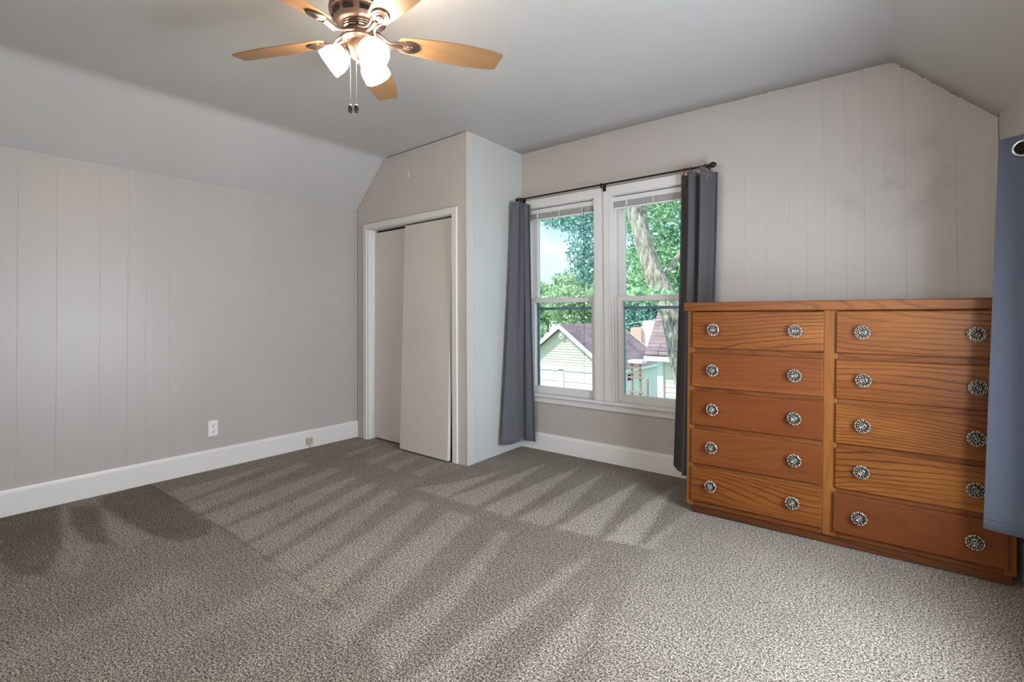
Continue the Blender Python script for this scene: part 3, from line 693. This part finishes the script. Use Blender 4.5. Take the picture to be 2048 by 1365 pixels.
e = empty('phone_jack', FL.P(1.82, .02, .03), 'small beige phone jack on the left baseboard near the closet', 'phone jack')
b = MB(); b.box(FL, 1.795, 1.848, .018, .038, .032, .084); b.build('housing', M_beige, e, bevel=.004)
b = MB(); b.lathe([(.004, 0), (.004, .002)], Matrix.Translation(FL.P(1.827, .0375, .066)) @ Vector(FL.n).to_track_quat('Z', 'Y').to_matrix().to_4x4(), 12); b.build('screw', mat('screw_brown', (.12, .06, .03), .5), e)
b = MB(); b.tube([FL.P(1.826, .03, .033), FL.P(1.828, .034, .015), FL.P(1.83, .034, 0)], .003, 6); b.build('cable', M_cable, e)
b = MB(); b.box(FF, .739, .750, .0, .0012, 2.207, 2.262); tag(b.build('tape_strip', M_tape, loc=FF.P(.744, 0, 2.21)), 'short white strip stuck on the wall above the closet doors', 'tape')
b = MB(); q = random.Random(11)
for u, s in ((.50, 1.5), (.60, 3), (.62, 1.8), (.66, 2.8), (.70, 2), (.79, 2.2), (.86, 1.6), (1.02, 2.0), (1.05, 3), (.22, 1.5), (.30, 1)):
    P = FW.P(u, .030+q.uniform(0, .02), .004+.010*q.random()*(s > 1.9)); b.ball(P, (s*.0016, .002, s*.0009), 5)
o = b.build('debris_crumb', M_crk); tag(o, 'dark crumbs scattered along the baseboard below the windows', 'debris'); o['kind'] = 'stuff'

# ------------------------------------------------------------ ceiling fan
FC = Vector((-1.659, 1.195, 0)); ZB = 2.163
fan = empty('ceiling_fan', (FC.x, FC.y, ZC), 'bronze ceiling fan with five oak blades and three lit glass shades', 'ceiling fan')
T0 = Matrix.Translation(FC)
b = MB(); b.lathe([(.105, 2.437), (.108, 2.40), (.100, 2.36), (.098, 2.31), (.110, 2.285), (.114, 2.262), (.112, 2.250), (.104, 2.246), (.088, 2.214), (.070, 2.206)], T0, 48); mh = b.build('motor_housing', M_bronze, fan, smooth=True)
b = MB()
for k in range(10):
    a = 2*math.pi*k/10+.2; Mx = T0 @ Matrix.Rotation(a, 4, 'Z') @ Matrix.Translation((.0965, 0, 2.231)) @ Matrix.Rotation(R_(27), 4, 'Y')
    b.add([Mx @ Vector((x, y, z)) for z in (-.007, .007) for x in (-.003, .003) for y in (-.019, .019)], [(0, 1, 3, 2), (4, 6, 7, 5), (0, 4, 5, 1), (2, 3, 7, 6), (0, 2, 6, 4), (1, 5, 7, 3)])
b.build('vent_slot', M_blackhole, mh)
b = MB(); b.lathe([(.066, 2.208), (.068, 2.202), (.063, 2.199), (.067, 2.194), (.062, 2.191), (.066, 2.186), (.060, 2.182), (.064, 2.174), (.064, 2.150), (.050, 2.142), (.040, 2.138)], T0, 40); b.build('flywheel', M_bronze, fan, smooth=True)
b = MB(); b.lathe([(.042, 2.140), (.046, 2.132), (.045, 2.112), (.036, 2.092), (.022, 2.078), (.010, 2.072), (.007, 2.062), (.002, 2.058)], T0, 32); lk = b.build('light_kit', M_brass, fan, smooth=True)
def blade_outline():
    h = [(.146, .020), (.152, .032), (.165, .039), (.20, .045), (.26, .052), (.33, .058), (.40, .061), (.46, .059), (.51, .0545), (.545, .049), (.556, .045), (.560, .038)]
    g = [(r+(.010 if r > .5 else 0), -w_) for r, w_ in h]
    return h+g[::-1]
BO = blade_outline()
def arc_pts(k):
    th = R_(-157.63-72*k); e_ = Vector((math.cos(th), math.sin(th), 0)); t_ = Vector((-math.sin(th), math.cos(th), 0)); return th, e_, t_
for k in range(5):
    th, e_, t_ = arc_pts(k)
    pit = R_(-14)
    Mx = Matrix.Translation((FC.x, FC.y, ZB)) @ Matrix.Rotation(th, 4, 'Z') @ Matrix.Rotation(pit, 4, 'X')
    # local mesh, so the grain runs along every blade
    b = MB(); b.prism([Vector((x, y, -.003)) for x, y in BO], (0, 0, .006))
    o = b.build('fan_blade', M_blade, None, bevel=.0015); o.parent = fan; o.matrix_local = Matrix.Translation(-WL[fan.name]) @ Mx; WL[o.name] = Vector((FC.x, FC.y, ZB))
    # blade iron: scrolled arm and round medallion below the blade
    b = MB()
    b.lathe([(.001, -.016), (.012, -.016), (.016, -.0125), (.022, -.0125), (.026, -.0105), (.034, -.0095), (.036, -.006), (.033, -.003)], Matrix.Translation((.190, 0, 0)) @ Matrix.Diagonal((1.12, .92, 1, 1)), 28)
    b.ball((.190, 0, -.016), (.005, .005, .002), 6)
    for s in (1, -1):
        pts = spline([(.045, s*.030, .012), (.075, s*.034, -.004), (.105, s*.018, -.014), (.135, s*.014, -.010), (.165, s*.020, -.007)], 5)
        b.tube(pts, [.0055]*len(pts), 8)
    pts = spline([(.05, .0, .004), (.09, 0, -.008), (.125, 0, -.014), (.16, 0, -.010)], 5); b.tube(pts, [.008, *[.007]*(len(pts)-1)], 8)
    ir = b.build('blade_iron', M_bronze, None, smooth=True); ir.parent = o
for k, ph in enumerate((-84, 46, 158)):
    az = R_(-52.2+ph); e_ = Vector((math.cos(az), math.sin(az), 0)); ax = (e_*.80+Vector((0, 0, -.60))).normalized()
    nk = Vector((FC.x, FC.y, 2.108))+e_*.046
    b = MB(); b.tube(spline([Vector((FC.x, FC.y, 2.128))+e_*.028, Vector((FC.x, FC.y, 2.136))+e_*.044, nk+Vector((0, 0, .012))-ax*.004+e_*.004, nk+ax*.006], 6), .0075, 10)
    Mx = Matrix.Translation(nk) @ ax.to_track_quat('Z', 'Y').to_matrix().to_4x4()
    b.lathe([(.010, -.006), (.020, -.004), (.026, .004), (.026, .010)], Mx, 24); arm = b.build('light_arm', M_brass, lk, smooth=True)
    b = MB(); prof = [(.022, .006), (.030, .012), (.043, .024), (.052, .040), (.0565, .056), (.0575, .072), (.0575, .086), (.0585, .095), (.0565, .097), (.0545, .088), (.053, .070), (.046, .044), (.032, .020), (.014, .012)]
    b.lathe([(r_*.93, z_*.93) for r_, z_ in prof], Mx, 36, True); b.build('glass_shade', M_shade, fan, smooth=True)
for k, (dx, dyc, zt, zb_) in enumerate(((-.026, .03, 2.118, 1.866), (.004, .055, 2.100, 1.858))):
    P = FC+rt*dx-Vector((fw.x, fw.y, 0)).normalized()*dyc
    b = MB(); z = zt; n = 0
    b.tube([P+Vector((0, 0, zt)), P+Vector((0, 0, zb_+.028))], .0007, 5)
    while z > zb_+.03: b.ball(P+Vector((0, 0, z)), .0011, 4); z -= .0045
    pc = b.build('pull_chain', M_chain, fan)
    b = MB(); b.lathe([(.001, .0), (.005, .001), (.0075, .006), (.008, .016), (.0075, .026), (.005, .031), (.001, .033)], Matrix.Translation(P+Vector((0, 0, zb_-.005-.002*k))), 14); b.build('fob', M_rod, pc, smooth=True)

# ------------------------------------------------------------ outside
GZ = -3.95
def extmat(name, col, rough=.8, bands=None, var=.1, vs_=3):
    m = mat(name, col, rough, spec=.2); v = coords(m); n1 = noise(m, v, vs_, 4)
    c = ramp(m, n1, [(.3, tuple(x*(1-var) for x in col)), (.7, tuple(min(1, x*(1+var)) for x in col))]); base(m, c); return m
M_sid = extmat('cream_siding', (.80, .76, .66), .7, var=.04); M_ewhite = extmat('exterior_white', (.85, .87, .90), .6, var=.03)
M_grass = extmat('lawn', (.10, .20, .06), .95, var=.4, vs_=8); M_drive = extmat('driveway', (.5, .48, .46), .9)
def shingles():
    m = mat('roof_shingles', (.25, .16, .16), .9, spec=.15); v = coords(m, (1, 1, 1))
    bt = N(m, 'ShaderNodeTexBrick'); bt.inputs['Scale'].default_value = 1.0; bt.inputs['Brick Width'].default_value = .45; bt.inputs['Row Height'].default_value = .13; bt.inputs['Mortar Size'].default_value = .012
    bt.inputs['Color1'].default_value = (.27, .20, .235, 1); bt.inputs['Color2'].default_value = (.17, .135, .175, 1); bt.inputs['Mortar'].default_value = (.07, .05, .06, 1)
    L(m, coords(m, (1, 1, 1), 'UV'), bt.inputs[0]); n1 = noise(m, v, 1.1, 4); base(m, mixc(m, ramp(m, n1, [(.4, (0, 0, 0)), (.65, (.55, .55, .55))]), bt.outputs[0], (.36, .26, .27))); return m  # pale haze mixed patchily into the shingle colour
M_roof = shingles()
def uvplane(o, ex, ey):
    me = o.data; uv = me.uv_layers.new(name='uv')
    for l in me.loops:
        p = me.vertices[l.vertex_index].co; uv.data[l.index].uv = (p.dot(ex), p.dot(ey))
b = MB(); b.box(WORLD, -60, 40, 3.7, 90, GZ-.3, GZ); o = b.build('lawn', M_grass); struct(o, 'lawn and drive outside the windows'); o.name = 'ground'
# cream garage with a gable and two doors
gx, gy, zp, hw, gl, sl = -13.96, 21.86, .485, 2.9, 6.3, .76
gar = empty('garage', (gx, gy+gl/2, GZ), 'cream sided garage with white gable trim and two white doors, seen through the nearer window', 'garage')
ze = zp-hw*sl
wallH = ze+.12; wh = hw-.25
b = MB(); b.add([(gx-wh, gy+.25, GZ), (gx+wh, gy+.25, GZ), (gx+wh, gy+.25, zp-wh*sl-.1), (gx, gy+.25, zp-.1), (gx-wh, gy+.25, zp-wh*sl-.1)], [(0, 1, 2, 3, 4)])
b.add([(gx+wh, gy+.25, GZ), (gx+wh, gy+gl-.25, GZ), (gx+wh, gy+gl-.25, zp-wh*sl-.1), (gx+wh, gy+.25, zp-wh*sl-.1)], [(0, 1, 2, 3)])
b.add([(gx-wh, gy+.25, GZ), (gx-wh, gy+gl-.25, GZ), (gx-wh, gy+gl-.25, zp-wh*sl-.1), (gx-wh, gy+.25, zp-wh*sl-.1)], [(0, 1, 2, 3)])
b.add([(gx-wh, gy+gl-.25, GZ), (gx+wh, gy+gl-.25, GZ), (gx+wh, gy+gl-.25, zp-wh*sl-.1), (gx, gy+gl-.25, zp-.1), (gx-wh, gy+gl-.25, zp-wh*sl-.1)], [(0, 1, 2, 3, 4)])
b.build('wall', M_ewhite, gar)
b = MB(); z = -1.62; y = gy+.25      # clapboards on the gable front
while z < zp-.2:
    hwz = min(wh, (zp-.12-z-.10)/sl); 
    if hwz > .05: b.add([(gx-hwz, y-.002, z+.13), (gx+hwz, y-.002, z+.13), (gx+hwz+.08, y-.045, z), (gx-hwz-.08, y-.045, z), (gx-hwz-.08, y, z), (gx+hwz+.08, y, z)], [(0, 1, 2, 3), (3, 2, 5, 4)])
    z += .13
b.build('siding', M_sid, gar)
for s in (-1, 1):
    b = MB(); nrm = Vector((s*sl, 0, 1)).normalized()
    A = [V((gx, gy-.05, zp)), V((gx+s*(hw+.0), gy-.05, ze)), V((gx+s*hw, gy+gl, ze)), V((gx, gy+gl, zp))]
    b.prism(A, nrm*.06); rf = b.build('roof', M_roof, gar); uvplane(rf, V((0, 1, 0)), V((s, 0, -sl)).normalized())
    b = MB(); b.prism([V((gx, gy-.08, zp+.07)), V((gx+s*(hw+.05), gy-.08, ze+.04)), V((gx+s*(hw+.05), gy-.08, ze-.17)), V((gx, gy-.08, zp-.17))], (0, .06, 0)); b.build('gable_trim', M_ewhite, gar)
    b = MB(); b.prism([V((gx, gy+gl, zp+.07)), V((gx+s*(hw+.05), gy+gl, ze+.04)), V((gx+s*(hw+.05), gy+gl, ze-.17)), V((gx, gy+gl, zp-.17))], (0, .06, 0)); b.build('gable_trim', M_ewhite, gar)
b = MB(); b.box(WORLD, gx+hw-.04, gx+hw+.03, gy, gy+gl, ze-.12, ze+.03); b.build('gutter', M_ewhite, gar)
M_gdoor = extmat('garage_door_white', (.82, .84, .86), .5, var=.02)
for x0, x1 in ((gx-2.45, gx-.16), (gx+.17, gx+2.45)):
    b = MB(); zt = -1.82
    for i in range(4): b.box(WORLD, x0+.02, x1-.02, gy+.13, gy+.20, GZ+.02+i*(zt-GZ)/4, GZ+(i+1)*(zt-GZ)/4-.004)
    b.build('garage_door', M_gdoor, gar)
b = MB(); b.box(WORLD, gx-.16, gx+.17, gy+.10, gy+.20, GZ, -1.75); b.box(WORLD, gx-2.6, gx+2.6, gy+.10, gy+.22, -1.80, -1.66); b.build('door_frame', M_ewhite, gar)
b = MB(); b.torus((gx+.05, gy+.1, zp-.52), .14, .03, Matrix.Rotation(R_(90), 4, 'X'), 16, 6); b.box(WORLD, gx-.02, gx+.12, gy+.04, gy+.14, zp-.55, zp-.38); b.build('gable_lamp', M_ewhite, gar)
b = MB(); b.box(WORLD, gx+wh-.01, gx+wh+.02, gy+2.1, gy+2.5, -2.35, -1.98); sw = b.build('side_window', M_ewhite, gar)
b = MB(); b.box(WORLD, gx+wh+.02, gx+wh+.03, gy+2.14, gy+2.46, -2.31, -2.02); b.build('pane', M_blackhole, sw)
# teal slide before the garage
e = empty('toy_slide', (-14.4, 19.6, GZ), 'teal plastic slide standing in front of the left garage door', 'slide')
M_teal = mat('teal_plastic', (.15, .62, .55), .5)
b = MB(); b.prism([V((-15.2, 19.4, GZ)), V((-14.2, 19.4, GZ+1.35)), V((-13.95, 19.4, GZ+1.35)), V((-13.8, 19.4, GZ))], (0, .5, 0)); b.build('ramp', M_teal, e)
b = MB(); b.tube([(-13.9, 19.6, GZ), (-13.95, 19.6, GZ+1.9)], [.13, .07], 8); b.build('post', M_teal, e)
# nearer cream house at the right
hx, hy, hz = -6.03, 14.0, -.17
hs = empty('neighbor_house', (hx+3.3, hy+2.6, GZ), 'cream sided house with steep shingle roof seen beside the tree trunk', 'house')
b = MB(); b.add([(hx+.30, hy+.25, GZ), (hx+6.5, hy+.25, GZ), (hx+6.5, hy+.25, hz), (hx+.30, hy+.25, hz)], [(0, 1, 2, 3)])
b.add([(hx+.30, hy+.25, GZ), (hx+.30, hy+4.4, GZ), (hx+.30, hy+4.4, hz), (hx+.30, hy+2.3, hz+2.55), (hx+.30, hy+.25, hz)], [(0, 1, 2, 3, 4)]); b.build('wall', M_sid, hs)
b = MB(); z = GZ
while z < hz-.05:
    b.add([(hx+.45, hy+.248, z+.14), (hx+6.5, hy+.248, z+.14), (hx+6.5, hy+.232, z), (hx+.45, hy+.232, z), (hx+.45, hy+.25, z), (hx+6.5, hy+.25, z)], [(0, 1, 2, 3), (3, 2, 5, 4)]); z += .14
b.build('siding', M_sid, hs)
b = MB(); A = [V((hx, hy, hz+.02)), V((hx+6.8, hy, hz+.02)), V((hx+6.8, hy+2.3, hz+2.83)), V((hx, hy+2.3, hz+2.83))]; b.prism(A, Vector((0, -.06, .05))); rf = b.build('roof', M_roof, hs); uvplane(rf, V((1, 0, 0)), V((0, .63, .77)))
b = MB(); A = [V((hx, hy+4.6, hz+.02)), V((hx+6.8, hy+4.6, hz+.02)), V((hx+6.8, hy+2.3, hz+2.83)), V((hx, hy+2.3, hz+2.83))]; b.prism(A, Vector((0, .06, .05))); rf = b.build('roof', M_roof, hs); uvplane(rf, V((1, 0, 0)), V((0, .63, .77)))
b = MB(); b.box(WORLD, hx-.02, hx+6.8, hy-.08, hy-.02, hz-.10, hz+.03); b.build('gutter', M_ewhite, hs)
b = MB(); b.box(WORLD, hx+.27, hx+.44, hy+.18, hy+.27, GZ, hz-.05); b.build('corner_board', M_ewhite, hs)
# porch with brown rails between the two
pe = empty('porch', (-9.3, 20.2, GZ), 'small porch with brown rails between the garage and the house', 'porch')
M_brown = extmat('porch_brown', (.34, .22, .19), .8)
b = MB(); b.box(WORLD, -9.35, -8.75, 19.9, 20.5, -.99, -.88); b.build('roof', M_ewhite, pe)
for x in (-9.22, -8.86, -8.55):
    b = MB(); b.box(WORLD, x-.035, x+.035, 19.98, 20.05, GZ, -1.0 if x < -8.6 else -1.6); b.build('post', M_brown, pe)
for z in (-1.22, -1.42, -1.62, -2.22, -2.42, -2.62):
    b = MB(); b.box(WORLD, -9.36, -8.72 if z < -1.5 else -8.8, 19.92, 19.98, z, z+.07); b.build('rail', M_brown, pe)
# distant houses
e = empty('distant_house', (-13.2, 31, GZ), 'far coral and white house wall showing through the leaves', 'house')
b = MB(); b.box(WORLD, -13.9, -13.2, 30, 33, GZ, .15); b.build('coral_wall', mat('coral_wall', (.85, .42, .36), .8), e)
b = MB(); b.box(WORLD, -13.2, -11.6, 30.2, 33, GZ, .55); b.build('white_wall', M_ewhite, e)
e = empty('distant_house', (-24.6, 32, GZ), 'far blue grey house left of the garage gable', 'house')
b = MB(); b.box(WORLD, -27, -21.5, 32, 35, GZ, -.9); b.build('wall', extmat('blue_grey_wall', (.30, .42, .52), .8), e)
b = MB(); b.box(WORLD, -27.3, -21.2, 31.8, 35.2, -.9, -.5); b.build('roof_edge', M_ewhite, e)
# utility wire
b = MB(); b.tube([(-6.2, 13.4, .80), (-5.2, 12.2, .90), (-3.4, 10.5, 1.02), (0, 9.5, 1.4)], .006, 5); tag(b.build('utility_wire', M_ewhite, loc=(-4.4, 10.7, .85)), 'pale overhead wire crossing before the leaves of the lower pane', 'wire')

def leafmat(name, cols):
    m = bpy.data.materials.new(name); m.use_nodes = True; b = m.node_tree.nodes['Principled BSDF']; b.inputs['Roughness'].default_value = .55; b.inputs['Specular IOR Level'].default_value = .3
    at = N(m, 'ShaderNodeAttribute'); at.attribute_name = 'leaf'
    c = ramp(m, at.outputs['Fac'], [(i/(len(cols)-1), c) for i, c in enumerate(cols)]); base(m, c)
    tr = N(m, 'ShaderNodeBsdfTranslucent'); L(m, c, tr.inputs[0]); mx = N(m, 'ShaderNodeMixShader'); mx.inputs[0].default_value = .45
    L(m, b.outputs[0], mx.inputs[1]); L(m, tr.outputs[0], mx.inputs[2]); L(m, mx.outputs[0], m.node_tree.nodes['Material Output'].inputs[0]); return m
M_leaf = leafmat('maple_leaves', [(.10, .27, .17), (.24, .48, .28), (.50, .74, .42), (.86, .95, .80)])  # pale ends of these leaf ramps paint whitish highlights and haze
M_leaf2 = leafmat('far_leaves', [(.20, .34, .20), (.34, .52, .30), (.55, .72, .45), (.80, .88, .72)])
M_leaf3 = leafmat('blue_green_leaves', [(.07, .22, .22), (.16, .38, .35), (.32, .56, .50), (.66, .82, .78)])
def leaves(blobs, size, seed, name, mt, parent):
    """blobs: (centre, radii, count)"""
    q = np.random.RandomState(seed); V_ = []; A_ = []
    for c, r, n in blobs:
        d = q.normal(size=(n, 3)); d /= np.linalg.norm(d, axis=1)[:, None]; rad = q.rand(n, 1)**.38
        P = np.array(c)+d*rad*np.array(r); P += q.normal(size=(n, 3))*size*.8
        a = q.normal(size=(n, 3)); a /= np.linalg.norm(a, axis=1)[:, None]; bb = np.cross(a, q.normal(size=(n, 3))); bb /= np.linalg.norm(bb, axis=1)[:, None]
        s = size*(.6+.8*q.rand(n, 1)); 
        quad = np.stack([P-a*s, P+bb*s*.45, P+a*s, P-bb*s*.45], 1); V_.append(quad.reshape(-1, 3)); A_.append(np.repeat(q.rand(n), 4))
    V_ = np.concatenate(V_)-np.array(WL[parent.name]); A_ = np.concatenate(A_)
    me = bpy.data.meshes.new(name); me.from_pydata(V_.tolist(), [], np.arange(len(V_)).reshape(-1, 4).tolist())
    at = me.attributes.new('leaf', 'FLOAT', 'POINT'); at.data.foreach_set('value', A_.astype(np.float32)); me.materials.append(mt)
    o = bpy.data.objects.new(name, me); C.objects.link(o); o.parent = parent; WL[o.name] = WL[parent.name]; return o
def barkmat():
    m = mat('bark', (.4, .36, .3), .95, spec=.1); v = coords(m, (7, 7, 1.6)); n1 = noise(m, v, 3.0, 6, .65)
    base(m, ramp(m, n1, [(.34, (.16, .14, .12)), (.5, (.42, .38, .32)), (.66, (.66, .62, .54))])); bump(m, n1, 1.0, .05); return m
M_bark = barkmat()
tree = empty('maple_tree', (-2.6, 8, GZ), 'large leaning tree with thick pale trunk behind the window nearer the dresser', 'tree')
b = MB(); tr = spline([(-2.25, 8, GZ), (-2.45, 8, -2.2), (-2.62, 8, -.6), (-2.74, 8, .0), (-2.86, 8, .52), (-2.96, 8, .99), (-3.06, 8, 1.25), (-3.24, 8, 1.6), (-3.35, 8, 1.88), (-3.44, 8, 2.21), (-3.54, 8, 2.55), (-3.63, 8, 2.85), (-3.78, 8, 4.2), (-4.2, 8.2, 6.5)], 5)
rad = [(.26 if p.z < -1 else .215 if p.z < .6 else max(.10, .195-.040*(p.z-.9))) for p in tr]
b.tube(tr, rad, 18); b.build('trunk', M_bark, tree, smooth=True)
b = MB(); b.tube(spline([(-3.25, 8.1, 1.6), (-3.65, 8.7, 2.2), (-3.95, 9.2, 2.9), (-4.2, 9.5, 4.2)], 5), .045, 8); b.build('branch', M_bark, tree, smooth=True)
b = MB(); b.tube(spline([(-3.1, 8.1, 1.75), (-3.3, 9.6, 2.4), (-3.3, 10.6, 3.0), (-3.1, 11.4, 3.9)], 5), .045, 8); b.build('branch', M_bark, tree, smooth=True)
b = MB(); b.tube(spline([(-4.1, 8.2, 5.6), (-5.5, 8.8, 4.4), (-6.0, 9.2, 3.2)], 5), .035, 8); b.build('branch', M_bark, tree, smooth=True)
leaves([((-4.6, 12.5, 4.1), (2.4, 1.4, 1.3), 13000), ((-4.7, 12.5, 2.3), (1.5, 1.1, .75), 7000),
        ((-3.20, 7.4, 1.36), (.50, .3, .10), 330), ((-3.72, 8.6, 1.65), (.30, .5, .38), 700)], .055, 4, 'foliage', M_leaf, tree)
leaves([((-5.05, 8.5, 3.05), (.80, .5, .42), 1500), ((-4.80, 8.4, 2.35), (.32, .4, .75), 1300), ((-4.75, 8.4, 1.95), (.26, .4, .35), 420), ((-5.6, 8.6, 3.0), (.35, .4, .20), 420), ((-4.3, 8.6, 3.7), (1.5, .5, .5), 2600)], .04, 6, 'hanging_foliage', M_leaf3, tree)
def far_tree(x, y, h, r, n, seed, label, mt=M_leaf2, size=.20, cz=None):
    e = empty('distant_tree', (x, y, GZ), label, 'tree', 'trees beyond the garage')
    b = MB(); b.tube([(x, y, GZ), (x+.2, y, GZ+h*.6)], [.3, .15], 8); b.build('trunk', M_bark, e)
    q = random.Random(seed); bl = []
    for i in range(9):
        bl.append(((x+q.uniform(-.7, .7)*r, y+q.uniform(-.5, .5)*r, GZ+h*q.uniform(.45, .86)), (r*.5, r*.5, h*.17), n//9))
    leaves(bl, size, seed, 'foliage', mt, e)
far_tree(-34.0, 50.5, 8.6, 3.0, 10000, 21, 'pale bushy tree far left beyond the garage')
far_tree(-27.8, 44.5, 9.3, 3.4, 12000, 22, 'tall pale tree rising over the garage gable')
far_tree(-22.6, 39, 7.9, 2.4, 10000, 23, 'green tree behind the garage ridge', size=.16)
far_tree(-15.6, 36, 8.4, 2.1, 12000, 24, 'dark tree behind the right end of the garage roof', M_leaf3, .14)
far_tree(-18.0, 45, 10.5, 3.4, 14000, 25, 'dense tree far behind the neighbouring roofs', M_leaf3)
far_tree(-20.9, 28.7, 4.6, 1.4, 5000, 26, 'low green tree just left of the garage gable', size=.11)
